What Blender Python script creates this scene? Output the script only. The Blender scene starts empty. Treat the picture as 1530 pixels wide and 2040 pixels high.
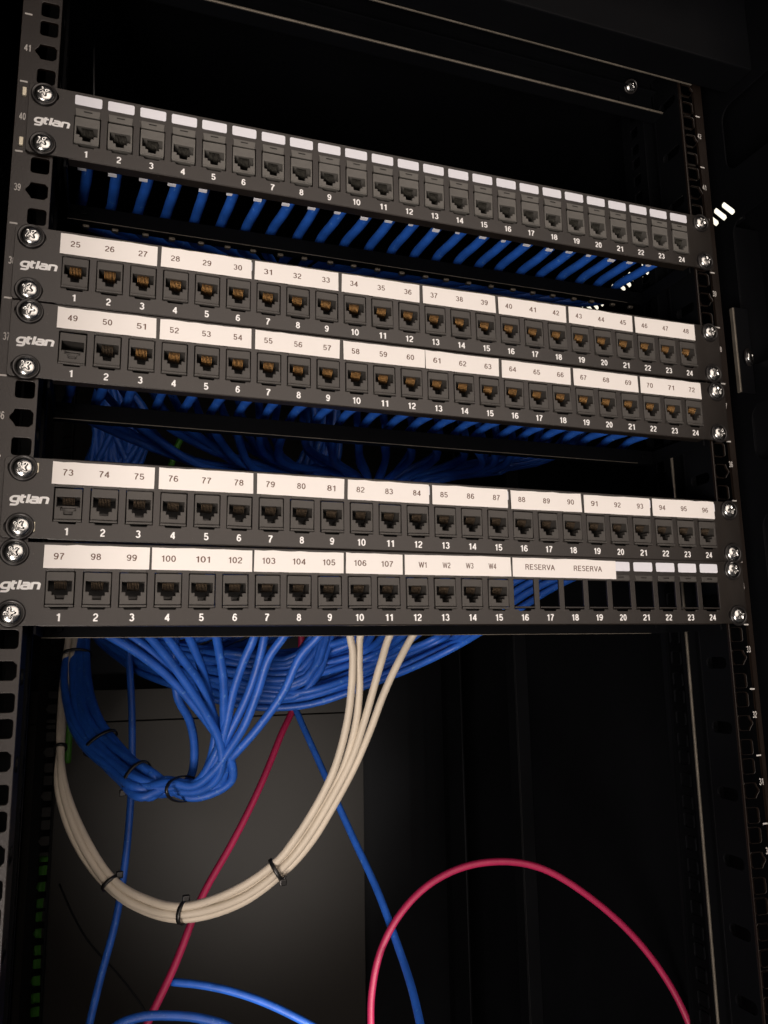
import bpy, bmesh, math, random
from mathutils import Vector, Matrix
random.seed(7)
S = bpy.context.scene
COL = S.collection
MM = 0.001

# ---------------------------------------------------------------- camera
F_PX, CX, CY = 1599.28, 765.0, 1020.0
CAM = Vector((-0.1884872, -0.4528355, -0.1745429))
ROWS = ((0.9438, -0.3302, -0.0157), (0.0446, 0.1743, -0.9837), (0.3275, 0.9277, 0.1793))   # right, down, forward
r_, d_, f_ = [Vector(v).normalized() for v in ROWS]
cam = bpy.data.cameras.new('camera')
cam.sensor_fit = 'VERTICAL'; cam.sensor_height = 24.0; cam.sensor_width = 18.0
cam.lens = F_PX / 2040.0 * 24.0
cam.clip_start = 0.01; cam.clip_end = 50
camo = bpy.data.objects.new('camera', cam); COL.objects.link(camo)
z_ = -f_; x_ = r_; y_ = z_.cross(x_).normalized(); x_ = y_.cross(z_)
camo.matrix_world = Matrix(((x_.x, y_.x, z_.x, CAM.x), (x_.y, y_.y, z_.y, CAM.y), (x_.z, y_.z, z_.z, CAM.z), (0, 0, 0, 1)))
S.camera = camo
S.view_settings.view_transform = 'Standard'; S.view_settings.look = 'None'
S.view_settings.exposure = 0.0; S.view_settings.gamma = 1.0

# ---------------------------------------------------------------- light (a dim room in front of an open cabinet)
w = bpy.data.worlds.new('World'); S.world = w; w.use_nodes = True
w.node_tree.nodes['Background'].inputs[0].default_value = (0.30, 0.50, 1.0, 1)
w.node_tree.nodes['Background'].inputs[1].default_value = 0.012
def area(name, loc, target, sx, sy, power, col, spread=180):
    l = bpy.data.lights.new(name, 'AREA'); l.shape = 'RECTANGLE'; l.size = sx; l.size_y = sy
    l.energy = power; l.color = col; l.spread = math.radians(spread)
    o = bpy.data.objects.new(name, l); COL.objects.link(o); o.location = loc
    o.rotation_euler = (Vector(target) - Vector(loc)).to_track_quat('-Z', 'Y').to_euler()
    return o
area('room_light', (0.42, -1.95, 0.62), (0.42, 0, 0.62), 2.0, 1.9, 25, (1.0, 0.84, 0.73))
area('side_light', (-0.75, -1.05, -0.85), (0.0, 0.0, 0.0), 0.7, 0.7, 26, (1.0, 0.87, 0.78))
def spot(name, loc, target, power, col, size, blend, rad):
    l = bpy.data.lights.new(name, 'SPOT'); l.energy = power; l.color = col; l.spot_size = math.radians(size)
    l.spot_blend = blend; l.shadow_soft_size = rad
    o = bpy.data.objects.new(name, l); COL.objects.link(o); o.location = loc
    o.rotation_euler = (Vector(target) - Vector(loc)).to_track_quat('-Z', 'Y').to_euler()
    return o
spot('rear_plate_fill', (0.12, -0.45, -0.82), (0.01, 0.604, -0.335), 105, (1.0, 0.92, 0.85), 21.5, 1.0, 0.10)  # unseen spot, added to throw a soft lit patch on the rear plate

# ---------------------------------------------------------------- materials
def mat(name, col, rough=0.5, metal=0.0, spec=0.5, nscale=0, namp=0.0, bump=0.0, bscale=400, emit=None, coat=0.0, dust=None):
    m = bpy.data.materials.new(name); m.use_nodes = True
    nt = m.node_tree; b = nt.nodes['Principled BSDF']
    b.inputs['Base Color'].default_value = (*col, 1)
    b.inputs['Roughness'].default_value = rough; b.inputs['Metallic'].default_value = metal
    b.inputs['Specular IOR Level'].default_value = spec
    b.inputs['Coat Weight'].default_value = coat
    if emit:
        b.inputs['Emission Color'].default_value = (*emit[0], 1); b.inputs['Emission Strength'].default_value = emit[1]
    tc = nt.nodes.new('ShaderNodeTexCoord')
    if namp > 0:
        n = nt.nodes.new('ShaderNodeTexNoise'); n.inputs['Scale'].default_value = nscale; n.inputs['Detail'].default_value = 5
        nt.links.new(tc.outputs['Object'], n.inputs['Vector'])
        r = nt.nodes.new('ShaderNodeValToRGB')
        r.color_ramp.elements[0].position = 0.3; r.color_ramp.elements[1].position = 0.7
        r.color_ramp.elements[0].color = (*[c * (1 - namp) for c in col], 1)
        r.color_ramp.elements[1].color = (*[min(1, c * (1 + namp)) for c in col], 1)
        nt.links.new(n.outputs['Fac'], r.inputs['Fac']); nt.links.new(r.outputs['Color'], b.inputs['Base Color'])
        mr = nt.nodes.new('ShaderNodeMapRange')
        mr.inputs[3].default_value = rough * 0.88; mr.inputs[4].default_value = min(1, rough * 1.12)
        nt.links.new(n.outputs['Fac'], mr.inputs[0]); nt.links.new(mr.outputs[0], b.inputs['Roughness'])
    if dust:                        # sparse specks: (scale, threshold, colour)
        n3 = nt.nodes.new('ShaderNodeTexNoise'); n3.inputs['Scale'].default_value = dust[0]; n3.inputs['Detail'].default_value = 2
        nt.links.new(tc.outputs['Object'], n3.inputs['Vector'])
        m3 = nt.nodes.new('ShaderNodeMapRange'); m3.inputs[1].default_value = dust[1]; m3.inputs[2].default_value = dust[1] + 0.05
        nt.links.new(n3.outputs['Fac'], m3.inputs[0])
        mx = nt.nodes.new('ShaderNodeMix'); mx.data_type = 'RGBA'
        src = b.inputs['Base Color'].links[0].from_socket
        nt.links.new(m3.outputs[0], mx.inputs[0]); nt.links.new(src, mx.inputs[6]); mx.inputs[7].default_value = (*dust[2], 1)
        nt.links.new(mx.outputs[2], b.inputs['Base Color'])
    if bump > 0:
        n2 = nt.nodes.new('ShaderNodeTexNoise'); n2.inputs['Scale'].default_value = bscale; n2.inputs['Detail'].default_value = 3
        nt.links.new(tc.outputs['Object'], n2.inputs['Vector'])
        bp = nt.nodes.new('ShaderNodeBump'); bp.inputs['Strength'].default_value = bump; bp.inputs['Distance'].default_value = 0.0002
        nt.links.new(n2.outputs['Fac'], bp.inputs['Height']); nt.links.new(bp.outputs['Normal'], b.inputs['Normal'])
    return m
M = {}
M['powder'] = mat('black_powder_coat', (0.0105, 0.0082, 0.0066), 0.35, spec=1.0, nscale=38, namp=0.32, bump=0.35, bscale=1800, dust=(420, 0.70, (0.05, 0.045, 0.04)))
M['rail'] = mat('rail_black_paint', (0.0090, 0.0058, 0.0042), 0.33, spec=0.85, nscale=25, namp=0.22, bump=0.3, bscale=900)
M['cab'] = mat('cabinet_black_and_rail_shade', (0.0026, 0.0029, 0.0036), 0.5, spec=0.06, nscale=9, namp=0.25, bump=0.2, bscale=700)  # cabinet black; on rail webs and rear rails it stands in for shade
M['jack'] = mat('black_plastic', (0.052, 0.049, 0.045), 0.48, spec=0.5, nscale=120, namp=0.15, bump=0.2, bscale=1500)
M['jack_grey'] = mat('dark_grey_plastic', (0.105, 0.102, 0.094), 0.48, spec=0.5, nscale=120, namp=0.18, bump=0.2, bscale=1500)
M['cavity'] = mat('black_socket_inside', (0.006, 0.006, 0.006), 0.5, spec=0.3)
M['gold'] = mat('gold_contact', (0.31, 0.175, 0.065), 0.45, metal=1.0, nscale=500, namp=0.3)
M['dullgold'] = mat('dull_contact', (0.075, 0.055, 0.036), 0.5, metal=0.9, nscale=500, namp=0.3)
M['darkwire'] = mat('dark_contact', (0.035, 0.034, 0.028), 0.45, metal=0.8, nscale=900, namp=0.5)
M['paper'] = mat('label_paper', (0.82, 0.80, 0.775), 0.55, spec=0.3, nscale=30, namp=0.02, bump=0.08, bscale=300)
M['insert'] = mat('white_insert', (0.72, 0.74, 0.80), 0.45, spec=0.4, nscale=40, namp=0.03)
M['ink'] = mat('white_print', (0.84, 0.85, 0.85), 0.5)
M['ink_dim'] = mat('rail_print', (0.50, 0.49, 0.47), 0.6)
M['text'] = mat('label_ink', (0.115, 0.060, 0.042), 0.6)
M['screw'] = mat('zinc_screw', (0.60, 0.61, 0.60), 0.24, metal=1.0, nscale=300, namp=0.15, bump=0.25, bscale=900)
M['washer'] = mat('black_washer', (0.012, 0.011, 0.011), 0.30, spec=0.6)
M['nut'] = mat('cage_nut_zinc', (0.75, 0.70, 0.55), 0.35, metal=0.4)
M['blue'] = mat('blue_jacket', (0.014, 0.088, 0.42), 0.47, spec=0.45, nscale=90, namp=0.16, bump=0.6, bscale=240, dust=(330, 0.66, (0.06, 0.17, 0.47)))
M['white'] = mat('cream_jacket', (0.53, 0.475, 0.39), 0.52, spec=0.4, nscale=60, namp=0.06, bump=0.2, bscale=200)
M['red'] = mat('red_jacket', (0.30, 0.012, 0.060), 0.47, spec=0.45, nscale=60, namp=0.1, bump=0.2, bscale=200)
M['green'] = mat('green_jacket', (0.05, 0.21, 0.015), 0.5)
M['black'] = mat('black_nylon', (0.008, 0.008, 0.008), 0.38, spec=0.5)
M['grey'] = mat('grey_back_panel', (0.0098, 0.0088, 0.0077), 0.65, spec=0.15, nscale=5, namp=0.10, bump=0.1, bscale=300)
M['silver'] = mat('galvanised_steel', (0.30, 0.31, 0.32), 0.38, metal=0.9, nscale=60, namp=0.25)
M['edge'] = mat('pale_steel_edge', (0.16, 0.145, 0.12), 0.45, metal=0.6, nscale=80, namp=0.25)  # pale metal for small fittings and for edges with a painted-in highlight
M['glow'] = mat('lamp_tube', (0.9, 0.9, 0.85), 0.5, emit=((1.0, 0.93, 0.76), 1.15))

for k_ in ('powder', 'rail'): M[k_].node_tree.nodes['Principled BSDF'].inputs['IOR'].default_value = 1.39

# ---------------------------------------------------------------- helpers
def at(u, v, y):                                # point at depth y (mm) on the sight line of a photo pixel, result in mm
    d = r_ * ((u - CX) / F_PX) + d_ * ((v - CY) / F_PX) + f_
    t = (y * MM - CAM.y) / d.y
    return (CAM + d * t) * 1000
def link(name, me, parent=None, loc=(0, 0, 0), rot=None, label=None, cat=None, group=None, kind=None):
    o = bpy.data.objects.new(name, me); COL.objects.link(o)
    o.location = Vector(loc) * MM
    if rot: o.rotation_euler = rot
    if parent: o.parent = parent
    if label: o['label'] = label
    if cat: o['category'] = cat
    if group: o['group'] = group
    if kind: o['kind'] = kind
    return o
def finish(bm, m, smooth=False, name='mesh'):
    bm.normal_update()
    me = bpy.data.meshes.new(name)
    for v in bm.verts: v.co *= MM
    bm.to_mesh(me); bm.free(); me.materials.append(m)
    if smooth:
        for p in me.polygons: p.use_smooth = True
    return me
def add_box(bm, x0, x1, y0, y1, z0, z1, bev=0.0):
    b2 = bmesh.new()
    bmesh.ops.create_cube(b2, size=1)
    for v in b2.verts:
        v.co = Vector(((x0 + x1) / 2 + v.co.x * (x1 - x0), (y0 + y1) / 2 + v.co.y * (y1 - y0), (z0 + z1) / 2 + v.co.z * (z1 - z0)))
    if bev: bmesh.ops.bevel(b2, geom=list(b2.edges), offset=bev, segments=2, affect='EDGES', profile=0.5)
    me = bpy.data.meshes.new('t'); b2.to_mesh(me); b2.free(); bm.from_mesh(me); bpy.data.meshes.remove(me)
def boxes(m, *bs, bev=0.3, smooth=False):
    bm = bmesh.new()
    for b in bs: add_box(bm, *b, bev=bev)
    return finish(bm, m, smooth)
def rrect(x0, x1, z0, z1, r=0.0, n=4):
    if r <= 0: return [(x0, z0), (x1, z0), (x1, z1), (x0, z1)]
    P = []
    for cx, cz, a0 in ((x1 - r, z0 + r, -90), (x1 - r, z1 - r, 0), (x0 + r, z1 - r, 90), (x0 + r, z0 + r, 180)):
        for i in range(n + 1):
            a = math.radians(a0 + 90 * i / n); P.append((cx + r * math.cos(a), cz + r * math.sin(a)))
    return P
def flat_curve(loops, thick, bevel, m, plane='XZ', name='sheet'):
    """plate of the given thickness with holes; its front face lies at 0 and its body runs away from the viewer"""
    cu = bpy.data.curves.new('c', 'CURVE'); cu.dimensions = '2D'; cu.fill_mode = 'BOTH'
    cu.extrude = max(thick / 2 - bevel, 0.001); cu.bevel_depth = bevel; cu.bevel_resolution = 1; cu.offset = -bevel
    for lp in loops:
        s = cu.splines.new('POLY'); s.points.add(len(lp) - 1)
        for p, (a, b) in zip(s.points, lp): p.co = (a, b, 0, 1)
        s.use_cyclic_u = True
    o = bpy.data.objects.new('c', cu)
    dg = bpy.context.evaluated_depsgraph_get()
    COL.objects.link(o); bpy.context.view_layer.update()
    me = bpy.data.meshes.new_from_object(o.evaluated_get(bpy.context.evaluated_depsgraph_get()))
    bpy.data.objects.remove(o); bpy.data.curves.remove(cu)
    for v in me.vertices:
        x, y, z = v.co
        v.co = (x * MM, (thick / 2 - z) * MM, y * MM) if plane == 'XZ' else ((z - thick / 2) * MM, x * MM, y * MM)
    me.materials.clear(); me.materials.append(m); me.name = name
    for p in me.polygons: p.use_smooth = False
    return me
TX = {}
def arc(cx, cy, rx, ry, a0, a1, n=12):
    return [(cx + rx * math.cos(math.radians(a0 + (a1 - a0) * i / n)), cy + ry * math.sin(math.radians(a0 + (a1 - a0) * i / n))) for i in range(n + 1)]
def six():
    return [arc(.27, .31, .21, .26, 0, 360, 24), [(.47, .80)] + arc(.29, .70, .19, .25, 30, 130, 8)[1:] + [(.085, .60), (.06, .45), (.06, .32)]]
GL = {
 '0': (.54, [arc(.27, .5, .21, .46, 0, 360, 28)]),
 '1': (.40, [[(.27, -.03), (.27, 1.0)], [(.27, .93), (.20, .82), (.05, .76)]]),
 '2': (.54, [arc(.27, .71, .20, .24, 175, -20, 14) + [(.40, .50), (.18, .30), (.06, .05)], [(.02, .04), (.51, .04)]]),
 '3': (.54, [arc(.26, .74, .185, .215, 160, -88, 14), arc(.26, .28, .215, .24, 88, -160, 14)]),
 '4': (.56, [[(.39, -.03), (.39, 1.0)], [(.385, .93), (.05, .30)], [(.0, .26), (.54, .26)]]),
 '5': (.54, [[(.48, .95), (.125, .95), (.085, .50)] + arc(.26, .32, .215, .27, 128, -158, 14)]),
 '6': (.54, six()),
 '7': (.52, [[(.03, .95), (.48, .95)], [(.47, .93), (.30, .62), (.20, .30), (.17, -.03)]]),
 '8': (.54, [arc(.27, .745, .175, .205, 0, 360, 22), arc(.27, .285, .21, .24, 0, 360, 24)]),
 '9': (.54, [[(.54 - x, 1 - y) for x, y in st] for st in six()]),
 'W': (.90, [[(.02, 1.03), (.23, 0.0)], [(.23, 0.0), (.45, .98)], [(.45, .98), (.67, 0.0)], [(.67, 0.0), (.88, 1.03)]]),
 'R': (.66, [[(.08, -.03), (.08, .98)], [(.08, .95), (.36, .95)] + arc(.36, .73, .17, .22, 88, -88, 10) + [(.08, .51)], [(.34, .50), (.46, .40), (.58, -.03)]]),
 'E': (.60, [[(.08, -.03), (.08, 1.03)], [(.08, .96), (.56, .96)], [(.08, .52), (.52, .52)], [(.08, .04), (.58, .04)]]),
 'S': (.60, [arc(.30, .74, .20, .22, 20, 180, 10) + [(.12, .66), (.20, .56), (.40, .49), (.50, .40), (.53, .28)] + arc(.30, .27, .23, .23, 0, -165, 12)]),
 'V': (.62, [[(.02, 1.03), (.31, 0.0)], [(.31, 0.0), (.60, 1.03)]]),
 'A': (.62, [[(.02, -.03), (.31, 1.0)], [(.31, 1.0), (.60, -.03)], [(.12, .34), (.50, .34)]]),
 'g': (.74, [[(.66, .68), (.36, .68)] + arc(.30, .40, .24, .28, 90, 270, 12) + [(.64, .12)], [(.62, .70), (.62, -.02)] + arc(.46, -.06, .16, .16, 0, -90, 6) + [(.10, -.22)]]),
 't': (.50, [[(.12, .90), (.12, .26)] + arc(.26, .26, .14, .18, 180, 270, 6) + [(.36, .08)], [(-.02, .66), (.40, .66)]]),
 'l': (.26, [[(.10, .0), (.10, .95)]]),
 'a': (.72, [[(.08, .67), (.40, .67)] + arc(.42, .52, .16, .15, 90, 0, 6) + [(.58, .0)], [(.56, .42), (.22, .42)] + arc(.22, .25, .16, .17, 90, 270, 8) + [(.56, .08)]]),
 'n': (.74, [[(.10, .0), (.10, .74)], [(.10, .67), (.42, .67)] + arc(.44, .49, .18, .18, 90, 0, 6) + [(.62, .0)]]),
}
def text_mesh(s, height, m, bold=0.0, shear=0.0, width=None, hw=None, gap=0.10):
    key = (s, height, m.name, bold, shear, width)
    if key in TX: return TX[key]
    hw = hw or (0.052 + bold * 0.13)
    bm = bmesh.new(); x = 0; k = 0; lo, hi = 9e9, -9e9
    for ch in s:
        adv, strokes = GL[ch]
        for st in strokes:
            closed = math.dist(st[0], st[-1]) < 1e-6
            if closed: st = st[:-1]
            n = len(st); L = []
            for i in range(n):
                a = Vector(st[i - 1] if (i or closed) else st[0]); b = Vector(st[i]); c = Vector(st[(i + 1) % n] if (i < n - 1 or closed) else st[-1])
                d1 = (b - a).normalized() if (b - a).length > 1e-9 else None; d2 = (c - b).normalized() if (c - b).length > 1e-9 else None
                d1 = d1 or d2; d2 = d2 or d1
                t = (d1 + d2).normalized(); nn = Vector((-t.y, t.x)); sc = min(1 / max(nn.dot(Vector((-d1.y, d1.x))), .5), 1.6)
                L.append((b + nn * hw * sc, b - nn * hw * sc))
            vs = [[bm.verts.new((x + p.x, -0.004 * (k % 4), p.y)) for p in pr] for pr in L]
            for i in range(n if closed else n - 1):
                A, B = vs[i], vs[(i + 1) % n]
                bm.faces.new((A[0], A[1], B[1], B[0]))
            for pr in L:
                for p in pr: lo = min(lo, x + p.x); hi = max(hi, x + p.x)
            k += 1
        x += adv + gap + bold * 0.12
    mid = (lo + hi) / 2
    kx = height if not width else width / (hi - lo)
    for v in bm.verts:
        v.co = ((v.co.x - mid) * kx + (v.co.z - .5) * height * shear, v.co.y, (v.co.z - .5) * height)
    me = finish(bm, m, name='print_' + s)
    TX[key] = me
    return me
def spline(P, per=6):
    P = [Vector(p) for p in P]; out = []
    Q = [P[0] * 2 - P[1]] + P + [P[-1] * 2 - P[-2]]
    for i in range(1, len(Q) - 2):
        a, b, c, d = Q[i - 1:i + 3]
        def tj(t, p, q): return t + max((q - p).length, 1e-6) ** 0.5
        t0 = 0; t1 = tj(t0, a, b); t2 = tj(t1, b, c); t3 = tj(t2, c, d)
        for k in range(per):
            t = t1 + (t2 - t1) * k / per
            A1 = a * ((t1 - t) / (t1 - t0)) + b * ((t - t0) / (t1 - t0))
            A2 = b * ((t2 - t) / (t2 - t1)) + c * ((t - t1) / (t2 - t1))
            A3 = c * ((t3 - t) / (t3 - t2)) + d * ((t - t2) / (t3 - t2))
            B1 = A1 * ((t2 - t) / (t2 - t0)) + A2 * ((t - t0) / (t2 - t0))
            B2 = A2 * ((t3 - t) / (t3 - t1)) + A3 * ((t - t1) / (t3 - t1))
            out.append(B1 * ((t2 - t) / (t2 - t1)) + B2 * ((t - t1) / (t2 - t1)))
    out.append(P[-1]); return out
def add_tube(bm, pts, r, n=10, caps=True):
    up = Vector((0.13, 0.2, 1)).normalized(); rings = []; prev = None
    for i, p in enumerate(pts):
        t = (pts[min(i + 1, len(pts) - 1)] - pts[max(i - 1, 0)]).normalized()
        if prev is None:
            a = t.orthogonal().normalized()
        else:
            a = (prev - t * prev.dot(t)).normalized()
        prev = a; b = t.cross(a)
        rr = r(i) if callable(r) else r
        rings.append([bm.verts.new(p + (a * math.cos(2 * math.pi * k / n) + b * math.sin(2 * math.pi * k / n)) * rr) for k in range(n)])
    for A, B in zip(rings, rings[1:]):
        for k in range(n):
            bm.faces.new((A[k], A[(k + 1) % n], B[(k + 1) % n], B[k])).smooth = True
    if caps:
        bm.faces.new(rings[0][::-1]); bm.faces.new(rings[-1])
def tube(P, r, m, n=10, per=6, wob=0.0):
    pts = spline(P, per)
    if wob:
        ph = [random.uniform(0, 6.3) for _ in range(4)]
        L = 0; q = []
        for i, p in enumerate(pts):
            if i: L += (p - pts[i - 1]).length
            q.append(p + Vector((math.sin(L / 23 + ph[0]), math.sin(L / 31 + ph[1]), math.sin(L / 19 + ph[2]))) * wob)
        pts = q
    bm = bmesh.new(); add_tube(bm, pts, r, n); o = min(pts, key=lambda v: v.y)
    base = pts[0].copy()
    for v in bm.verts: v.co -= base
    me = finish(bm, m, False)
    for p in me.polygons: p.use_smooth = len(p.vertices) == 4
    return me, base
def cable(name, P, r, m, label, group=None, cat='cable', wob=0.6, n=10, per=6):
    me, base = tube(P, r, m, n, per, wob)
    return link(name, me, None, base, None, label, cat, group)

# ---------------------------------------------------------------- cabinet
U = 44.45
cab = link('server_cabinet', None, None, (0, 0, -620), None,
           'black network rack cabinet with square-holed mounting rails around the patch panels', 'rack cabinet')
def cpart(name, me, loc=(0, 0, 0), **k):
    return link(name, me, cab, (loc[0], loc[1], loc[2] + 620), **k)
def rail(side, y, ztop, zbot, front=True):
    X0, X1 = 226.0, 247.5
    a, b = (X0, X1) if side > 0 else (-X1, -X0)
    loops = [rrect(a, b, zbot, ztop)]
    k = math.ceil((zbot + 8) / U * 3)
    c = 232.5 * side
    for u in range(-20, 8):
        for j in (-1, 0, 1):
            z = u * U + j * 15.875
            if z < zbot + 8 or z > ztop - 7: continue
            h = rrect(c - 4.8, c + 4.8, z - 4.8, z + 4.8, 1.7, 3)
            if j == 0:      # the middle hole has a small pointed notch on its outer side
                if side > 0: h = rrect(c - 4.8, c + 4.8, z - 4.8, z + 4.8, 1.7, 3); h = [p for p in h if not (p[0] > c + 4.7)] ; 
                if side > 0:
                    h = [(c - 4.8, z + 3), (c - 4.8, z - 3), (c - 3, z - 4.8), (c + 3.4, z - 4.8), (c + 4.8, z - 2.6), (c + 6.6, z - 0.6), (c + 6.6, z + .6), (c + 5.0, z + 2.6), (c + 4.2, z + 4.8), (c - 3, z + 4.8)]
                else:
                    h = [(c + 4.8, z + 3), (c + 4.8, z - 3), (c + 3, z - 4.8), (c - 3.4, z - 4.8), (c - 4.8, z - 2.6), (c - 6.6, z - 0.6), (c - 6.6, z + .6), (c - 5.0, z + 2.6), (c - 4.2, z + 4.8), (c + 3, z + 4.8)]
            loops.append(h)
    me = flat_curve(loops, 2.0, 0.3, M['rail'] if front else M['cab'])  # rear rails take the darker black as painted-in shade
    r = cpart('mounting_rail', me, (0, y, 0))
    if front:
        # web running back from the inner edge of the flange, with cable slots and a second row of holes
        loops = [rrect(0, 28, zbot, ztop)]
        for u in range(-20, 8):
            z = u * U - 1
            if zbot + 12 < z < ztop - 12: loops.append(rrect(3.5, 23, z - 6.5, z + 1.5, 3.6, 4))
        w1 = flat_curve(loops, 1.6, 0.2, M['cab'], 'YZ')  # web darker than the flange: its shade is put into the colour
        link('rail_web', w1, r, ((226 + 1.6) * side if side > 0 else -226, 2, 0))
        loops = [rrect(0, 28, zbot, ztop)]
        for u in range(-20, 8):
            for j in (-1, 0, 1):
                z = u * U + j * 15.875
                if zbot + 8 < z < ztop - 8: loops.append(rrect(7.5, 17, z - 4.8, z + 4.8, 1.6, 3))
        w2 = flat_curve(loops, 1.6, 0.2, M['cab'], 'YZ')  # same darker black, shade put into the colour
        link('rail_web', w2, r, (227.6 * side if side > 0 else -226, 46, 0))
        sgn = 1 if side > 0 else -1
        ch = boxes(M['cab'], *( [(226.0, 236, 30.3, 32, zbot, ztop), (234.3, 236, 32.2, 44, zbot, ztop), (225.2, 236, 44.3, 45.9, zbot, ztop)] if side > 0 else
                                 [(-236, -226.0, 30.3, 32, zbot, ztop), (-236, -234.3, 32.2, 44, zbot, ztop), (-236, -225.2, 44.3, 45.9, zbot, ztop)] ), bev=0.4)
        link('rail_channel', ch, r, (0, 0, 0))  # channel darkened like the web, in place of shade
        if side > 0: link('rail_edge_highlight', boxes(M['edge'], (224.4, 226.2, 42.4, 44.2, zbot, -20), bev=0.5), r, (0, 0, 0))  # pale strip along the fold: the lit edge put into the colour
        for un in range(26, 43):
            z = (un - 37) * U
            tx = 244.4 * side if side < 0 else 241.4
            if z < zbot + 30: continue
            nx = -243.4 if side < 0 else 241.6
            link('unit_number', text_mesh(str(un), 4.2, M['ink_dim'], bold=0.2, width=3.4), r, (nx, -0.06, z + (1.0 if side < 0 else 8.5) * 0 + (5.5 if side > 0 else 0.5)))
            link('unit_mark', boxes(M['ink_dim'], (-2.0, 2.0, -0.10, -0.02, -0.5, 0.5), bev=0), r, (nx - (0.0 if side > 0 else 0.6), 0, z + U / 2 + 0.5))
    else:
        w1 = boxes(M['cab'], (226 * side - .8, 226 * side + .8, -42, -0.4, zbot, ztop), bev=0.3)
        link('rail_web', w1, r, (0, 0, 0))
    return r
rl = rail(-1, 2, 268, -620); rr = rail(1, 2, 340, -620)
rail(-1, 495, 330, -900, False); rail(1, 495, 330, -900, False)

# side plates: large rounded openings towards the front, a row of slanted vents near the top
def side_plate(side):
    loops = [rrect(-110, 620, -900, 345)]
    pts = [(162.7, 40.2), (10.1, -34.2), (-72.9, -150), (-190, -270), (-310, -390), (-430, -510), (262, 205)]
    for t, b in pts: loops.append(rrect(-80, 8.5, b, t, 11, 5))
    for i in range(24):
        y0 = 4.2 + i * 8.9
        loops.append([(y0 + 0.5, 169.4), (y0 + 3.1, 168.6), (y0 + 4.8, 169.8), (y0 + 14.1, 181.9), (y0 + 13.9, 183.9), (y0 + 11.8, 184.6), (y0 + 10.1, 183.4), (y0 + 0.8, 171.5)])
    me = flat_curve(loops, 1.5, 0.35, M['cab'], 'YZ')
    o = cpart('side_panel', me, (272 * side + (1.5 if side > 0 else 0), 0, 0))
    # dark outer skin behind the large openings and the two upright frame posts inside
    sk = boxes(M['cab'], (300 * side - 1, 300 * side + 1, -112, 640, -900, 345), (min(274 * side, 299 * side), max(274 * side, 299 * side), 9.2, 11, -900, 160), bev=0.4)
    cpart('outer_skin', sk)
    post = boxes(M['cab'], (min(256 * side, 271.6 * side), max(256 * side, 271.6 * side), 370, 372, -900, 345),
                 (min(256 * side, 258 * side), max(256 * side, 258 * side), 372.5, 392, -900, 345), bev=0.6)
    cpart('frame_post', post)
    return o
sr = side_plate(1); sl = side_plate(-1)
# roof and its cross members
cpart('roof_panel', boxes(M['cab'], (-299, 299, -110, 640, 346, 349), bev=0.4))
bm = bmesh.new()
add_box(bm, -271, 224, 32, 34, 257, 345, 0.4); add_box(bm, -271, 224, 20, 31.6, 255.4, 257, 0.5)
add_box(bm, -271, 224, 12, 31.7, 292, 293.6, 0.4); add_box(bm, -271, 224, 26, 31.7, 280, 281.5, 0.4)
add_box(bm, 190, 204, 29.5, 31.8, 263, 272, 0.8)
beam = cpart('top_beam', finish(bm, M['edge'] if False else M['cab']))
cpart('beam_lip', boxes(M['edge'], (-271, 223, 18.6, 19.8, 255.2, 256.8), bev=0.4))
bm = bmesh.new(); add_box(bm, -271, 271.5, -28, 0, 271, 340, 1.2); cpart('front_beam', finish(bm, M['cab']))
cpart('beam_lip', boxes(M['edge'], (-271, 236, -1.2, 0.0, 269.4, 270.6), bev=0.4))
# rear wall of the bay
cpart('rear_door', boxes(M['cab'], (-299, 299, 640, 644, -900, 345), bev=0.5))
gp = boxes(M['grey'], (-262, 150, 604, 606, -900, -245.5), bev=0.6)
cpart('rear_plate', gp)
cpart('rear_plate', boxes(M['grey'], (-262, 150, 604, 606, -244, -207), bev=0.6))
cpart('floor_panel', boxes(M['cab'], (-299, 299, -110, 644, -908, -901), bev=0.5))
# small bracket beside the right rail
bm = bmesh.new(); add_box(bm, 252.6, 254.4, -3, 0.5, 16, 83, 0.5)
br = cpart('edge_bracket', finish(bm, M['edge']))
link('bracket_plate', boxes(M['cab'], (254.8, 268, -2, 1, 16, 84), bev=0.4), br)

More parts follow.
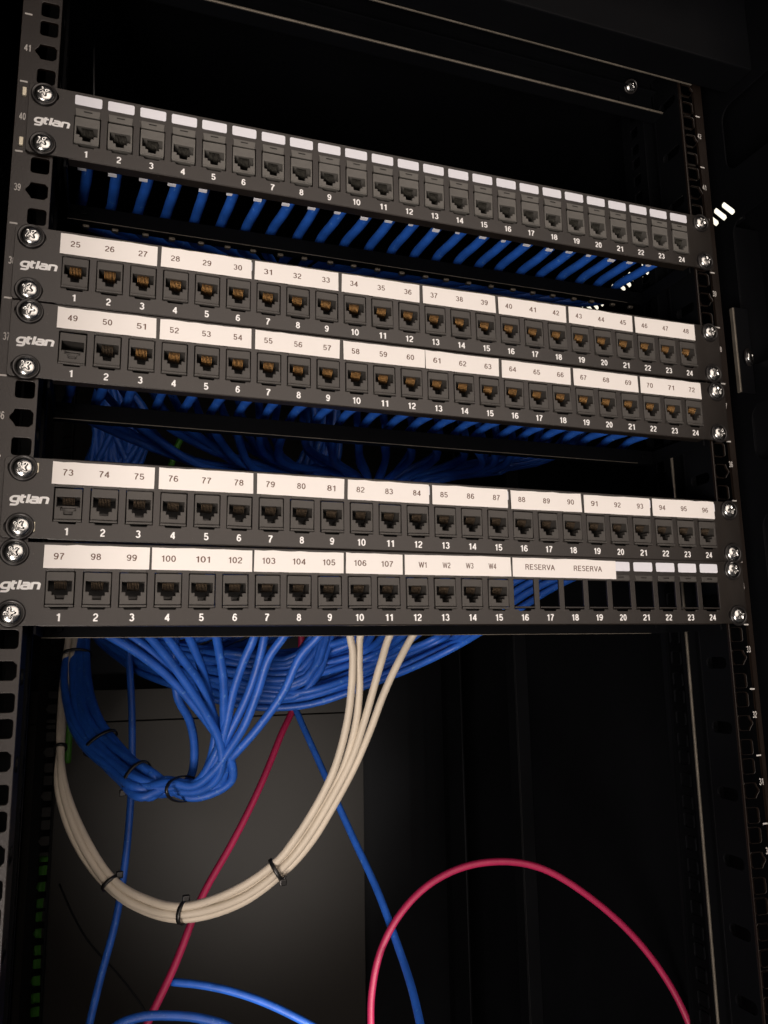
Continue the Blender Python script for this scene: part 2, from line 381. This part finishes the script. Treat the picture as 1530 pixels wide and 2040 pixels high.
# ---------------------------------------------------------------- screws
def screw_meshes():
    bm = bmesh.new(); R = 5.4; nr, na = 16, 56
    rings = []
    for i in range(1, nr + 1):
        r = R * i / nr; ring = []
        for k in range(na):
            a = 2 * math.pi * k / na; x, z = r * math.cos(a), r * math.sin(a)
            h = 2.5 * math.sqrt(max(0, 1 - (r / (R * 1.03)) ** 2)) ** 0.9
            def slot(p, q):
                wd = 1.05 - 0.22 * abs(q)
                L = 3.1
                if abs(q) > L: return 0
                return max(0, min(1, (wd + 0.22 - abs(p)) / 0.5)) * max(0, min(1, (L - abs(q)) / 0.9))
            dep = max(slot(x, z), slot(z, x))
            cen = max(0, min(1, (1.55 - math.hypot(x, z)) / 0.5))
            h -= 0.8 * max(dep, cen)
            ring.append(bm.verts.new((x, -h, z)))
        rings.append(ring)
    c = bm.verts.new((0, -1.68, 0))
    for k in range(na):
        bm.faces.new((c, rings[0][(k + 1) % na], rings[0][k]))
    for A, B in zip(rings, rings[1:]):
        for k in range(na): bm.faces.new((A[k], A[(k + 1) % na], B[(k + 1) % na], B[k]))
    last = rings[-1]; base = [bm.verts.new((v.co.x, 0.6, v.co.z)) for v in last]
    for k in range(na): bm.faces.new((last[k], last[(k + 1) % na], base[(k + 1) % na], base[k]))
    head = finish(bm, M['screw'], True)
    bm = bmesh.new(); na = 40
    prof = [(4.6, -0.2), (5.5, -0.9), (6.3, -1.5), (6.9, -1.3), (7.2, -0.6), (7.2, 0.3)]
    rs = [[bm.verts.new((r * math.cos(2 * math.pi * k / na), y, r * math.sin(2 * math.pi * k / na))) for k in range(na)] for r, y in prof]
    for A, B in zip(rs, rs[1:]):
        for k in range(na): bm.faces.new((A[k], A[(k + 1) % na], B[(k + 1) % na], B[k]))
    wash = finish(bm, M['washer'], True)
    return head, wash
HEAD, WASH = screw_meshes()

# ---------------------------------------------------------------- patch panel meshes
PITCH, PX0 = 18.2809, 1.1621
def port_x(n): return PX0 + PITCH * (n - 12.5)
def opening(n):
    c = port_x(n)
    return [(c - 7.25, 6.6), (c - 7.25, -12.2), (c - 4.6, -12.2), (c - 4.0, -13.3), (c + 4.0, -13.3), (c + 4.6, -12.2), (c + 7.25, -12.2), (c + 7.25, 6.6)]
def face_loops(tab):
    L = [rrect(-241.3, 241.3, -21.7, 21.7, 2.2, 4)]
    for sx in (-1, 1):
        for dz in (15.875, -15.875):
            L.append(rrect(sx * 232.5 - 7.2, sx * 232.5 + 7.2, dz - 3.4, dz + 3.4, 3.3, 5))
    for n in range(1, 25): L.append(opening(n))
    return L
FACE = flat_curve(face_loops(False), 1.6, 0.22, M['powder'], name='faceplate')
bm = bmesh.new()
for sgn in (1, -1):         # rolled top and bottom edges of the folded body
    y0 = 0.4
    z0, z1 = (21.2, 22.1) if sgn > 0 else (-22.1, -21.2)
    add_box(bm, -218.5, 218.5, 0.25, 7.5, z0, z1, 0.42)
FLANGE = finish(bm, M['powder'])
def jack_mesh(grey, seated=True):
    m = M['jack_grey'] if grey else M['jack']
    top = 5.3 if grey else 6.2
    h = -1.9 if grey else 0     # the coloured type has its socket slightly lower
    L = [rrect(-6.85, 6.85, -10.7, top, 0.5, 2),
         [(-5.8, 1.6 + h), (-5.8, -4.0 + h * .9), (-3.9, -4.0 + h * .9), (-3.9, -5.9 + h * .7), (-2.4, -5.9 + h * .7), (-2.1, -8.2 + h * .6), (2.1, -8.2 + h * .6), (2.4, -5.9 + h * .7), (3.9, -5.9 + h * .7), (3.9, -4.0 + h * .9), (5.8, -4.0 + h * .9), (5.8, 1.6 + h)]]
    return flat_curve(L, 13, 0.25, m, name='jack_body')
def jack_inner(grey):
    h = -1.9 if grey else 0
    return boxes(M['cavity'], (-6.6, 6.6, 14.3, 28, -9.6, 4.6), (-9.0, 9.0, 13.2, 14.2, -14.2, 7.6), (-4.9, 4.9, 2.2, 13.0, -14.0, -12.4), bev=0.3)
JB = {g: jack_mesh(g) for g in (False, True)}
JI = {g: jack_inner(g) for g in (False, True)}
def contacts(m, h):
    bm = bmesh.new()
    for i in range(8):
        x = (i - 3.5) * 1.02 * 0.78
        pts = [Vector((x, 1.6, 1.5 + h)), Vector((x, 2.6, -0.2 + h)), Vector((x, 3.4, -1.6 + h)), Vector((x, 4.4, -2.6 + h)), Vector((x, 9, -2.4 + h))]
        add_tube(bm, pts, 0.23, 6)
    return finish(bm, m)
CG = contacts(M['gold'], 0); CD = contacts(M['dullgold'], 0); CB = contacts(M['darkwire'], -1.9)
LEDGE = boxes(M['jack'], (-5.7, 5.7, 11.8, 13.0, -6.9, -5.2), (-5.7, -2.4, 11.4, 13.0, -8.4, -7.2), (2.4, 5.7, 11.4, 13.0, -8.4, -7.2), (-2.2, 2.2, 11.9, 13.0, -9.4, -7.3), bev=0.2)
DUST = boxes(M['jack'], (-5.7, 5.7, 2.5, 4.5, -3.9, -2.9), (-5.7, 5.7, 3.2, 4.5, -8.4, -4.0), (-2.0, 2.0, 2.2, 3.1, -7.6, -6.4), bev=0.2)
LIP = boxes(M['jack'], (-7.0, 7.0, -1.0, 1.0, -12.1, -10.95), bev=0.3)
LIPG = boxes(M['jack_grey'], (-6.7, 6.7, -0.7, 1.0, -11.6, -10.9), bev=0.3)
SILL = boxes(M['powder'], (-7.1, 7.1, -0.6, 6, -11.6, -10.5), bev=0.3)
TAB = flat_curve([[(-6.9, 10.6), (-6.5, 6.1), (6.5, 6.1), (6.9, 10.6)], rrect(-2.3, 2.3, 8.75, 9.5, 0.25, 2)], 1.2, 0.25, M['jack_grey'], name='clip_tab')
TABD = flat_curve([[(-6.9, 10.6), (-6.5, 7.0), (6.5, 7.0), (6.9, 10.6)], rrect(-2.3, 2.3, 8.75, 9.5, 0.25, 2)], 1.0, 0.2, M['jack'], name='clip_tab')
TABBACK = boxes(M['cavity'], (-2.6, 2.6, -0.05, 0.05, 8.5, 9.7), bev=0)
INSERT = flat_curve([rrect(-7.5, 7.5, 13.4, 19.6, 0.9, 3)], 0.5, 0.12, M['insert'], name='label_insert')
BARM = None
bm = bmesh.new()
add_box(bm, -221, 221, 60, 62, -26.2, -15.5, 0.5)
add_box(bm, -221, 221, 62.3, 68, -26.2, -25.0, 0.4)
for sx in (-1, 1):
    add_box(bm, min(sx * 219.4, sx * 221), max(sx * 219.4, sx * 221), 2.2, 59.7, -26, -16, 0.4)
    add_box(bm, sx * 211 - 2.2, sx * 211 + 2.2, 58.4, 59.9, -22.6, -19.0, 0.6)
BAR = finish(bm, M['cab'])
BAREDGE = boxes(M['edge'], (-220.5, 205, 59.4, 59.95, -26.5, -26.0), bev=0.1)  # pale strip painting the highlight on the bar's rounded lower edge
TOOTH = boxes(M['edge'], (-2.2, 2.2, 62.5, 66, -29.0, -26.6), bev=0.9)
CLIP = boxes(M['insert'], (-6.0, -0.8, 31.0, 34.0, -8.3, -7.0), bev=0.2)

groups_of_text = {
    2: [(1, 3), (4, 6), (7, 9), (10, 12), (13, 15), (16, 18), (19, 21), (22, 24)],
    3: [(1, 3), (4, 6), (7, 9), (10, 12), (13, 15), (16, 18), (19, 21), (22, 24)],
    4: [(1, 3), (4, 6), (7, 9), (10, 12), (13, 15), (16, 18), (19, 21), (22, 24)]}
spec = {1: (3, 0.579, 0.38, 0.0028, 'black patch panel with blank white label windows, the topmost of the five panels'),
        2: (1, -1.352, -0.20, 0.0015, 'black patch panel with printed labels 25 to 48, second from the top'),
        3: (0, -0.661, -0.51, -0.0005, 'black patch panel with printed labels 49 to 72, the middle one of five'),
        4: (-2, 1.534, 0.12, -0.0027, 'black patch panel with printed labels 73 to 96, fourth from the top'),
        5: (-3, -0.100, 0.21, 0.0015, 'lowest black patch panel, labelled 97 to RESERVA, nine empty ports at its right end')}
PZ = {}; PDX = {}
def label_strip(P, x0, x1, tilt, zo=0.0, ragged=0):
    # thin paper with slightly uneven cut edges
    n = 10
    top = [(x0 + (x1 - x0) * i / n, 20.35 + zo + random.choice((0, 0, 0, .12, .3)) + random.uniform(-.12, .10)) for i in range(n + 1)]
    bot = [(x0 + (x1 - x0) * i / n, 8.2 + zo + random.uniform(-.06, .06)) for i in range(n + 1)]
    bot[0] = (x0 + random.uniform(-.3, .2), bot[0][1]); bot[-1] = (x1 + random.uniform(-.3, .3), bot[-1][1])
    cx = (x0 + x1) / 2
    sh = [(x - cx, z - 14.3) for x, z in bot + top[::-1]]
    me = flat_curve([sh], 0.16, 0.02, M['paper'], name='label_strip')
    return link('label_strip', me, P, (cx, -0.62 + random.uniform(-.05, 0.0), 14.3), (0, tilt, 0)), cx
for k, (u, dx, dz, cant, lab) in spec.items():
    P = link('patch_panel', None, None, (dx, 0, u * U + dz), (0, -cant, 0), lab, 'patch panel', 'rack patch panels')
    PZ[k] = u * U + dz; PDX[k] = dx
    fp = link('faceplate', FACE, P); link('folded_edge', FLANGE, fp)
    bar = link('support_bar', BAR, P); link('bar_edge_highlight', BAREDGE, bar)
    if k == 1:
        for n in range(1, 25):
            link('cable_tooth', TOOTH, bar, (port_x(n) + random.uniform(-1, 1), 0, 0))
    logo = link('brand_mark', text_mesh('gtlan', 5.0, M['ink'], bold=0.42, shear=0.20, width=19.2, hw=0.112, gap=-0.06), P, (-228.0, -0.04, -0.6))
    for sx in (-1, 1):
        for sz in (1, -1):
            s = link('mounting_screw', HEAD, P, (sx * 232.5 + random.uniform(-.8, .8), -1.0, sz * 15.875 + random.uniform(-.5, .5)),
                     (random.uniform(-.03, .03), random.uniform(0, 1.57), random.uniform(-.03, .03)))
            link('washer', WASH, s, (0, 0.9, 0))
            if sx < 0 and k in (1, 4):
                xx = -11.2 if k == 1 else 6.9
                link('cage_nut', boxes(M['nut'], (-1.1, 1.1, -0.4, 1.2, -2.6, 2.6), bev=0.3), P, (-232.5 + xx, (-0.4 if k == 4 else 1.0), sz * 15.875 + 0.3))
    grey = (k == 1)
    for n in range(1, 25):
        x = port_x(n)
        link('port_number', text_mesh(str(n), 3.85, M['ink'], bold=0.30, width=(2.6 if n < 10 and n > 1 else 1.7 if n == 1 else 4.6 if n == 11 else 5.3 if n > 19 else 5.1)), P, (x - 0.1, -0.05, -17.45))
        if k == 5 and n >= 16:
            link('port_sill', SILL, P, (x, 0, 0))
        else:
            deep = {(3, 1): 1.6, (4, 1): 1.8}.get((k, n), 0)
            j = link('keystone_jack', JB[grey], P, (x + random.uniform(-.12, .12), -0.5 + deep + random.uniform(-.08, .08), random.uniform(-.12, .12)),
                     (random.uniform(-.03, .03), random.uniform(-.014, .014), random.uniform(-.02, .02)))
            link('socket_back', JI[grey], j)
            dull = k in (4, 5) or (k == 3 and n in (1, 2))
            if grey: link('contacts', CB, j, kind='stuff')
            elif deep == 0 or k == 4: link('contacts', CD if dull else CG, j, kind='stuff')
            if deep: link('dust_cover', DUST, j)
            if k in (4, 5): link('inner_ledge', LEDGE, j)
            link('jack_lip', LIPG if grey else LIP, j)
            if k == 1: link('cable_clip', CLIP, j)
        t = link('clip_tab', TAB if (k == 1) else TABD, P, (x, -0.9 if k == 1 else -0.5, 0))
        link('tab_slot', TABBACK, t, (0, 0.62, 0))
        if k == 1 or (k == 5 and n >= 19) or (k == 4 and n in (12, 21, 24, 15)) or (k == 2 and n in (6,)):
            link('label_insert', INSERT, P, (x + (0.6 if k > 1 and n < 19 or k == 4 else 0) + random.uniform(-.1, .1), -0.42, random.uniform(-.1, .1)))
    # paper label strips
    def put(txt, strip, sx_, port_pos, h=3.3, wd=None):
        link('printed_text', text_mesh(txt, h, M['text'], bold=0.16, width=wd), strip, (port_x(1) + PITCH * (port_pos - 1) - sx_, -0.03, 0.2 + random.uniform(-.1, .1)))
    if k in (2, 3, 4):
        base = {2: 24, 3: 48, 4: 72}[k]
        for gi, (a, b) in enumerate(groups_of_text[k]):
            x0, x1 = port_x(a) - 8.6, port_x(b) + 7.4
            if k == 3 and a == 13: x0 -= 0.0
            if k == 3 and b == 12: x1 += 2.0
            st, sx_ = label_strip(P, x0, x1, random.uniform(-.007, .007), random.uniform(-.22, .22))
            for n in range(a, b + 1): put(str(base + n), st, sx_, n - 0.04, 3.3, 5.1)
    if k == 5:
        for a, b, items in [(0.53, 3.44, [('97', .93), ('98', 1.93), ('99', 2.93)]), (3.50, 6.50, [('100', 3.99), ('101', 5.0), ('102', 5.98)]),
                            (6.57, 9.46, [('103', 7.02), ('104', 7.99), ('105', 8.97)]), (9.54, 11.49, [('106', 10.02), ('107', 10.95)]),
                            (11.57, 15.50, [('W1', 12.20), ('W2', 13.07), ('W3', 13.93), ('W4', 14.79)]), (15.58, 19.80, [('RESERVA', 16.66), ('RESERVA', 18.61)])]:
            st, sx_ = label_strip(P, port_x(1) + PITCH * (a - 1), port_x(1) + PITCH * (b - 1), 0.006 if a > 15 else random.uniform(-.003, .003), -0.2 if a > 15 else 0)
            for t, pp in items: put(t, st, sx_, pp, 3.3, {2: 5.2, 3: 7.6, 7: 21.5}[len(t)])
    # small rivet heads on the top edge
    if k == 1:
        for n in (3.9, 8.4, 12.4, 16.9): 
            bm = bmesh.new(); bmesh.ops.create_uvsphere(bm, u_segments=16, v_segments=8, radius=2.6)
            for v in bm.verts: v.co.z *= 0.5
            link('rivet', finish(bm, M['silver'] if False else M['jack_grey'], True), P, (port_x(1) + PITCH * (n - 1), 9, 22.4))

# loose screws of the cabinet frame
def lone(loc, rot, label):
    s = link('machine_screw', HEAD, None, loc, rot, label, 'screw')
    link('washer', WASH, s, (0, 0.9, 0)); return s
s1 = lone(at(1257, 172, 27), (0.5, 0.4, 0), 'small silver screw in the black beam above the top patch panel')
s1.scale = (0.8, 0.8, 0.8)
s2 = lone(at(1493, 712, -2), (0, 0.3, 0.5), 'silver round-headed screw at the right edge beside the second patch panel')

# lamp outside the cabinet, seen through the vents
lampo = link('strip_light', None, None, (279, 120, 177), None, 'bright white lamp outside the cabinet glowing through slanted vent slots', 'lamp')
link('lamp_tube', boxes(M['glow'], (-3.5, 1, -112, 112, -9, 24), bev=1), lampo)
link('lamp_housing', boxes(M['cab'], (1.5, 5, -114, 114, -11, 26), bev=0.5), lampo)

# ---------------------------------------------------------------- cables
R6 = 3.0
def V(*a): return Vector(a)
def jit(s): return V(random.uniform(-s, s), random.uniform(-s, s), random.uniform(-s, s))
NUMW = ['', 'first', 'second', 'third', 'fourth', 'fifth', 'sixth', 'seventh', 'eighth', 'ninth', 'tenth', 'eleventh', 'twelfth', 'thirteenth', 'fourteenth', 'fifteenth', 'sixteenth', 'seventeenth', 'eighteenth', 'nineteenth', 'twentieth', 'twenty-first', 'twenty-second', 'twenty-third', 'twenty-fourth']
ORD = {1: 'top', 2: 'second', 3: 'third', 4: 'fourth', 5: 'lowest'}
def start(k, n, back=60):
    x = port_x(n) + PDX[k]; z = PZ[k] - 4.5
    return [V(x, 27, z), V(x - 1.5, 50, z), V(x - 3.5, 73, z - 0.1), V(x - 5, 92, z - 5)]
def trunk(j, hi=True):
    # common way out: up the left side behind the panels
    a = random.uniform(0, 6.3); r = random.uniform(0, 11)
    return V(math.cos(a) * r, math.sin(a) * r, 0)
def hammock(t, last=True):
    # sagging bundle under the lowest panel; t = 0 upper/inner strand, 1 = lowest strand
    pts = []
    for (u0, v0), (u1, v1), y in [((800, 1215), (905, 1290), 165), ((700, 1262), (760, 1352), 175), ((590, 1290), (620, 1402), 190), ((450, 1290), (470, 1405), 215), ((330, 1275), (335, 1362), 250), ((240, 1248), (240, 1312), 290), ((175, 1200), (180, 1252), 320)]:
        pts.append(at(u0 + (u1 - u0) * t, v0 + (v1 - v0) * t, y + random.uniform(-12, 12)) + jit(1.2))
    return pts
def leave():
    o = trunk(0)
    return [at(176, 1100, 330) + o, at(190, 960, 330) + o * 1.2 + V(random.uniform(-8, 30), 0, 0), at(212, 850, 325) + o * 1.4 + V(random.uniform(-6, 34), 0, 4), at(215, 740, 320) + o]
# top panel: straight back over the bar, then converging behind the second panel
for n in range(1, 25):
    c = start(1, n)
    g = at(560, 600, 190) + jit(9) + V(0, 0, -abs(n - 9) * 0.6)
    mid = c[-1].lerp(g, 0.38) + V(0, 6, 10)
    t = random.uniform(.05, .55)
    P = c + [mid, g, at(640, 760, 205) + jit(12), at(640, 910, 205) + jit(14), at(540, 1050, 205) + jit(12)] + [at(400, 1180, 240) + jit(9), at(260, 1190, 290) + jit(8)] + leave()[:3]
    cable('network_cable', P, R6 * 1.14, M['blue'], f'blue cable leaving the {NUMW[n]} port from the left in the top patch panel', 'blue network cables behind the patch panels', n=10, per=5)
# second and third panels: swing down to a gathering point behind the fourth panel
for k in (2, 3):
    for n in range(1, 25):
        c = start(k, n)
        s = (n - 12.5) / 12
        if n < 9:
            g1 = at(330 + n * 24, 900 + (n % 4) * 9, 130 + random.uniform(-15, 15)) if k == 3 else at(300 + n * 30, 880 + (n % 3) * 14, 165 + random.uniform(-15, 15))
            g2 = at(640, 975 + random.uniform(-12, 12), 180)
        elif n < 17:
            g1 = at(560 + (n - 9) * 52, 905 + random.uniform(-14, 14), 130 if k == 3 else 165)
            g2 = at(700 + (n - 9) * 12, 970 + random.uniform(-8, 8), 180)
        else:
            g1 = at(960 + (n - 17) * 22, 930 - (n - 17) * 4 + random.uniform(-7, 7), 112 if k == 3 else 132)
            g2 = at(830, 965 + random.uniform(-8, 10), 165)
        t = random.uniform(.1, .8)
        P = c + [g1, g2, at(690, 1090, 195) + jit(12)] + hammock(t)[2:] + leave()
        cable('network_cable', P, R6 * random.uniform(.94, 1.03), M['blue'], f'blue cable behind the {NUMW[n]} port from the left in the {ORD[k]} patch panel', 'blue network cables behind the patch panels', n=8, per=5)
HAM = []
# fourth panel: the wide sagging sweep seen under the lowest panel
for n in range(1, 25):
    c = start(4, n)
    if n >= 12:
        t = (n - 11) / 13.0
        h = hammock(t)
        ex = at(650 + (n - 11) * 25.5, 1253, 120 + (24 - n) * 2) + V(0, 0, 3)
        P = c + [c[-1].lerp(ex, .5) + V(0, 6, 4), ex] + h[(1 if n < 20 else 0):] + leave()
    else:
        t = n / 12
        P = c + [c[-1] + V(6, 30, -30), at(300 + n * 30, 1215 + 35 * t, 205) + jit(3), at(290 + n * 12, 1262 + 50 * t, 250) + jit(3), at(215 + n * 3, 1235 + 30 * t, 300) + jit(3)]
        HAM.append([p.copy() for p in P[-2:]]); P += leave()
    cable('network_cable', P, R6 * random.uniform(.96, 1.02), M['blue'], f'blue cable behind the {NUMW[n]} port from the left in the fourth patch panel', 'blue network cables behind the patch panels', n=10, per=6)
KNOT = []; PRE = []; KP = []
# lowest panel, ports 1 to 11: drop down to a tied knot and swing left
Sx = [  # photo pixels of each strand between the panel and the knot
    [(205, 1258), (275, 1300), (337, 1350), (392, 1412), (435, 1467), (461, 1513), (462, 1552), (425, 1578), (372, 1588)],
    [(250, 1258), (306, 1300), (353, 1354), (396, 1412), (440, 1480), (450, 1530), (440, 1560), (405, 1578), (365, 1583)],
    [(290, 1258), (330, 1308), (372, 1365), (410, 1420), (440, 1480), (438, 1540), (405, 1572), (360, 1578)],
    [(330, 1258), (363, 1310), (395, 1358), (416, 1408), (434, 1460), (428, 1530), (398, 1566), (352, 1574)],
    [(372, 1258), (389, 1300), (404, 1340), (418, 1397), (430, 1460), (415, 1530), (385, 1570), (340, 1576)],
    [(428, 1258), (435, 1300), (445, 1357), (447, 1410), (446, 1460), (420, 1520), (390, 1560), (345, 1570)],
    [(508, 1258), (486, 1318), (466, 1378), (450, 1448), (436, 1500), (412, 1545), (380, 1570), (338, 1566)],
    [(528, 1258), (514, 1318), (490, 1390), (451, 1475), (430, 1520), (400, 1556), (370, 1574), (330, 1570)],
    [(572, 1258), (538, 1310), (514, 1378), (486, 1444), (458, 1488), (425, 1535), (385, 1566), (335, 1560)],
    [(640, 1258), (600, 1307), (565, 1380), (514, 1448), (470, 1497), (440, 1530), (390, 1562), (330, 1556)],
    [(352, 1262), (353, 1385), (376, 1436), (386, 1490), (380, 1546), (352, 1573), (318, 1580)]]
KN = [(290, 1562), (245, 1530), (205, 1490), (175, 1445), (158, 1395), (150, 1340), (153, 1285), (160, 1230)]
for n in range(1, 12):
    q = Sx[n - 1]
    src = 11 if n == 11 else n
    c = start(5, {11: 7}.get(n, n) if n != 11 else 6)[:3]
    if n == 11: c = [port_x(11) * 0 + 0 and None] if False else [V(port_x(11) - 100, 90, PZ[5] - 6), V(port_x(11) - 110, 110, PZ[5] - 16)]
    P = list(c); m_ = len(q)
    for i, (u, v) in enumerate(q):
        y = 88 + (150 - 88) * (i / (m_ - 1)) + (n % 3 - 1) * 5
        if n == 11: y += 30
        P.append(at(u, v, y))
    a = 2 * math.pi * n / 11 + 0.4
    rr_ = 8.5 if n % 3 else 2.5
    for i, (u, v) in enumerate(KN):
        p = at(u, v, 158 + i * 26)
        o = V(math.cos(a + i * .05) * rr_ * (1.15 if 1 < i < 6 else .9), math.sin(a) * rr_, math.sin(a + i * .1) * rr_ * 0.9)
        P.append(p + o)
    KNOT.append([p.copy() for p in P[-8:]]); PRE.append([p.copy() for p in P[-10:-7]])
    P += [at(168, 1130, 345) + trunk(0), at(200, 1000, 340) + trunk(0)]
    lab = (f'bright blue cable dropping from the {NUMW[n]} port of the lowest panel into the knot' if n < 11 else
           'blue network cable hanging behind the others, innermost of the tied knot under the lowest panel')
    cable('network_cable', P, R6 * 1.0, M['blue'], lab, 'blue network cables behind the patch panels', per=6, wob=0.5, n=12)
WP = []
# four white cables, ports 12-15 (W1 to W4)
W = [[(698, 1256), (703, 1300), (701, 1370), (692, 1440), (668, 1525), (632, 1600), (590, 1668), (552, 1716), (470, 1772), (365, 1806), (285, 1790), (225, 1752), (172, 1670), (130, 1570), (119, 1490), (121, 1420), (128, 1340), (137, 1262)],
     [(722, 1256), (716, 1310), (717, 1370), (708, 1445), (683, 1530), (642, 1610), (600, 1675), (560, 1722), (475, 1782), (365, 1814), (283, 1797), (222, 1756), (166, 1670), (122, 1570), (120, 1490), (124, 1420), (131, 1340), (140, 1262)],
     [(783, 1256), (760, 1320), (742, 1380), (724, 1440), (698, 1515), (655, 1600), (608, 1676), (566, 1725), (478, 1790), (366, 1822), (280, 1805), (218, 1762), (158, 1675), (124, 1570), (123, 1490), (128, 1420), (140, 1330), (150, 1262)],
     [(829, 1256), (792, 1320), (763, 1385), (738, 1455), (708, 1525), (664, 1606), (616, 1682), (572, 1731), (482, 1798), (367, 1830), (278, 1811), (214, 1766), (150, 1675), (116, 1570), (119, 1490), (124, 1420), (142, 1340), (154, 1270)]]
for i, q in enumerate(W):
    n = 12 + i
    P = start(5, n)[:3]
    for j, (u, v) in enumerate(q):
        y = 98 + min(j, 9) * 5 + max(0, j - 9) * 22 + (3 * (i % 2))
        P.append(at(u, v, y))
    WP.append([p.copy() for p in P])
    P += [at(q[-1][0] + 6, 1180, 350), at(q[-1][0] + 12, 1080, 350)]
    cable('network_cable', P, R6 * 0.92, M['white'], f'{NUMW[i + 1]} from the left of four cream cables entering the lowest panel', 'cream white cables of the long loop', wob=0.25, n=14, per=7)
# loose cables
def px(q, ys): 
    return [at(u, v, ys[0] + (ys[1] - ys[0]) * i / (len(q) - 1)) for i, (u, v) in enumerate(q)]
cable('patch_cable', [at(612, 860, 330), at(611, 930, 330), at(600, 1200, 340)] + px([(590, 1395), (560, 1465), (515, 1570), (462, 1680), (400, 1795), (345, 1925), (290, 2050), (260, 2140)], (345, 250)), 3.3, M['red'],
      'straight red cable running diagonally down in front of the grey rear plate', wob=0.9)
cable('patch_cable', px([(745, 2200), (741, 2060), (741, 1975), (755, 1900), (790, 1830), (850, 1765), (920, 1728), (1000, 1718), (1080, 1732), (1160, 1775), (1240, 1842), (1310, 1925), (1355, 2000), (1385, 2080), (1400, 2200)], (170, 120)), 2.7, M['red'],
      'red cable arching in a wide loop at the lower right', wob=0.7, per=8)
cable('patch_cable', px([(560, 1330), (590, 1412), (640, 1530), (700, 1660), (750, 1770), (790, 1880), (822, 1975), (850, 2090)], (320, 90)), 2.9, M['blue'],
      'thin blue cable slanting from the centre to the bottom, crossing the red arch', wob=0.5)
cable('patch_cable', px([(258, 1290), (261, 1380), (262, 1480), (262, 1580), (254, 1690), (232, 1820), (203, 1935), (176, 2060)], (260, 230)), 2.9, M['blue'],
      'blue cable hanging straight down behind the tied bundle at the left', wob=0.6)
cable('patch_cable', px([(341, 1955), (400, 1962), (470, 1978), (540, 2002), (610, 2036), (680, 2080)], (300, 260)), 3.2, M['blue'],
      'blue cable with a free end in the lower middle', wob=0.5)
cable('patch_cable', px([(190, 2110), (225, 2050), (280, 2026), (340, 2022), (400, 2028), (460, 2050), (500, 2100)], (200, 190)), 3.2, M['blue'],
      'blue cable curving over at the bottom edge left of the centre', wob=0.3)
cable('thin_wire', px([(118, 1760), (150, 1830), (180, 1880), (230, 1935), (270, 1985), (310, 2050)], (380, 340)), 0.9, M['cab'],
      'thin black wire slanting at the lower left behind the blue cable', wob=0.3)
cable('thin_wire', [at(187, -30, 110), at(187, 60, 110), at(187, 200, 110), at(187, 260, 110)], 0.75, M['silver'],
      'thin grey wire hanging vertically above the left end of the top panel', wob=0.0)
cable('earth_cable', [V(-235, 512, z) + jit(2.0) for z in range(-760, -365, 55)], 4.5, M['green'],
      'green earth cable showing through the holes of the far left rail', wob=0.3)
cable('earth_cable', px([(385, 840), (374, 855), (355, 885), (340, 930)], (330, 340)), 3.0, M['green'],
      'short piece of green cable among the blue cables above label 75', wob=0.0)
cable('earth_cable', px([(140, 1370), (138, 1420), (137, 1475), (134, 1520)], (420, 420)), 3.4, M['green'],
      'dark green cable hanging beside the white cables at the left', wob=0.0)

# cable ties
def tie(paths, j, r0, label, head=1, h_=1.5, m=M['black']):
    """a strap round a bundle of cable centre lines, at their j-th control point"""
    j0, fr = int(j), j - int(j)
    pos = [p[j0].lerp(p[j0 + 1], fr) for p in paths]
    c = sum(pos, V(0, 0, 0)) / len(pos)
    t = sum(((p[j0 + 1] - p[j0]).normalized() for p in paths), V(0, 0, 0)).normalized()
    view = (c * MM - CAM).normalized()
    s = t.cross(view).normalized(); d = s.cross(t).normalized()
    a_ = max(abs((p - c).dot(s)) for p in pos) + r0; b_ = max(abs((p - c).dot(d)) for p in pos) + r0
    bm = bmesh.new(); n = 32; rings = []
    for i in range(n):
        a = 2 * math.pi * i / n
        nrm = (s * math.cos(a) / a_ + d * math.sin(a) / b_).normalized()
        o = s * math.cos(a) * (a_ + .15) + d * math.sin(a) * (b_ + .15)
        rings.append([bm.verts.new(o + t * p + nrm * q) for p, q in ((-h_, 0), (h_, 0), (h_ * .8, 1.0), (-h_ * .8, 1.0))])
    for i in range(n):
        A, B = rings[i], rings[(i + 1) % n]
        for k in range(4): bm.faces.new((A[k], A[(k + 1) % 4], B[(k + 1) % 4], B[k]))
    bmesh.ops.recalc_face_normals(bm, faces=bm.faces)
    o = link('cable_tie', finish(bm, m, True), None, c, None, label, 'cable tie', 'black cable ties')
    if head:
        bm = bmesh.new()
        add_box(bm, -2.4, 2.4, -2.2, 2.2, -2.2, 2.2, 0.7)
        add_tube(bm, [V(0, 0, 0), V(0.8, -1.5, 2.8) * head, V(1.6, -2, 4.6) * head], 0.8, 6)
        link('tie_head', finish(bm, m), o, s * (a_ + 2.0) * head - d * 1.5)
    return o
# direction of s: to the right of the bundle's running direction as seen in the picture
tie(WP, 3 + 7.15, 3.1, 'black cable tie on the rising right side of the white loop', 1)
tie(WP, 3 + 9.0, 3.1, 'black cable tie at the lowest point of the white loop', -1)
tie(WP, 3 + 11.0, 3.1, 'black cable tie on the lower left bend of the white loop', -1)
tie(WP, 3 + 14.0, 3.1, 'black cable tie round the white cables at the left, beneath the panel', 0)
tie(KP, -8 + 5.5 - 2, 3.3, 'black cable tie round the blue trunk at the left, level with the white cables', 0) if False else None
tie(KNOT, 5.6, 3.3, 'black cable tie round the blue trunk beside the white cables at the left', 0)
tie(KNOT, 2.2, 3.3, 'black cable tie round the thick part of the dark blue bundle', 0)
tie(KNOT, 0.4, 3.3, 'black cable tie left of the knot at the bottom of the dark blue bundle', 1)
tie(PRE, 0.5, 3.3, 'black cable tie at the knot where the bright blue cables meet', 0, 1.2)
tie(HAM, 0.5, 3.3, 'black cable tie on the dark flat bundle close under the lowest panel', 0)
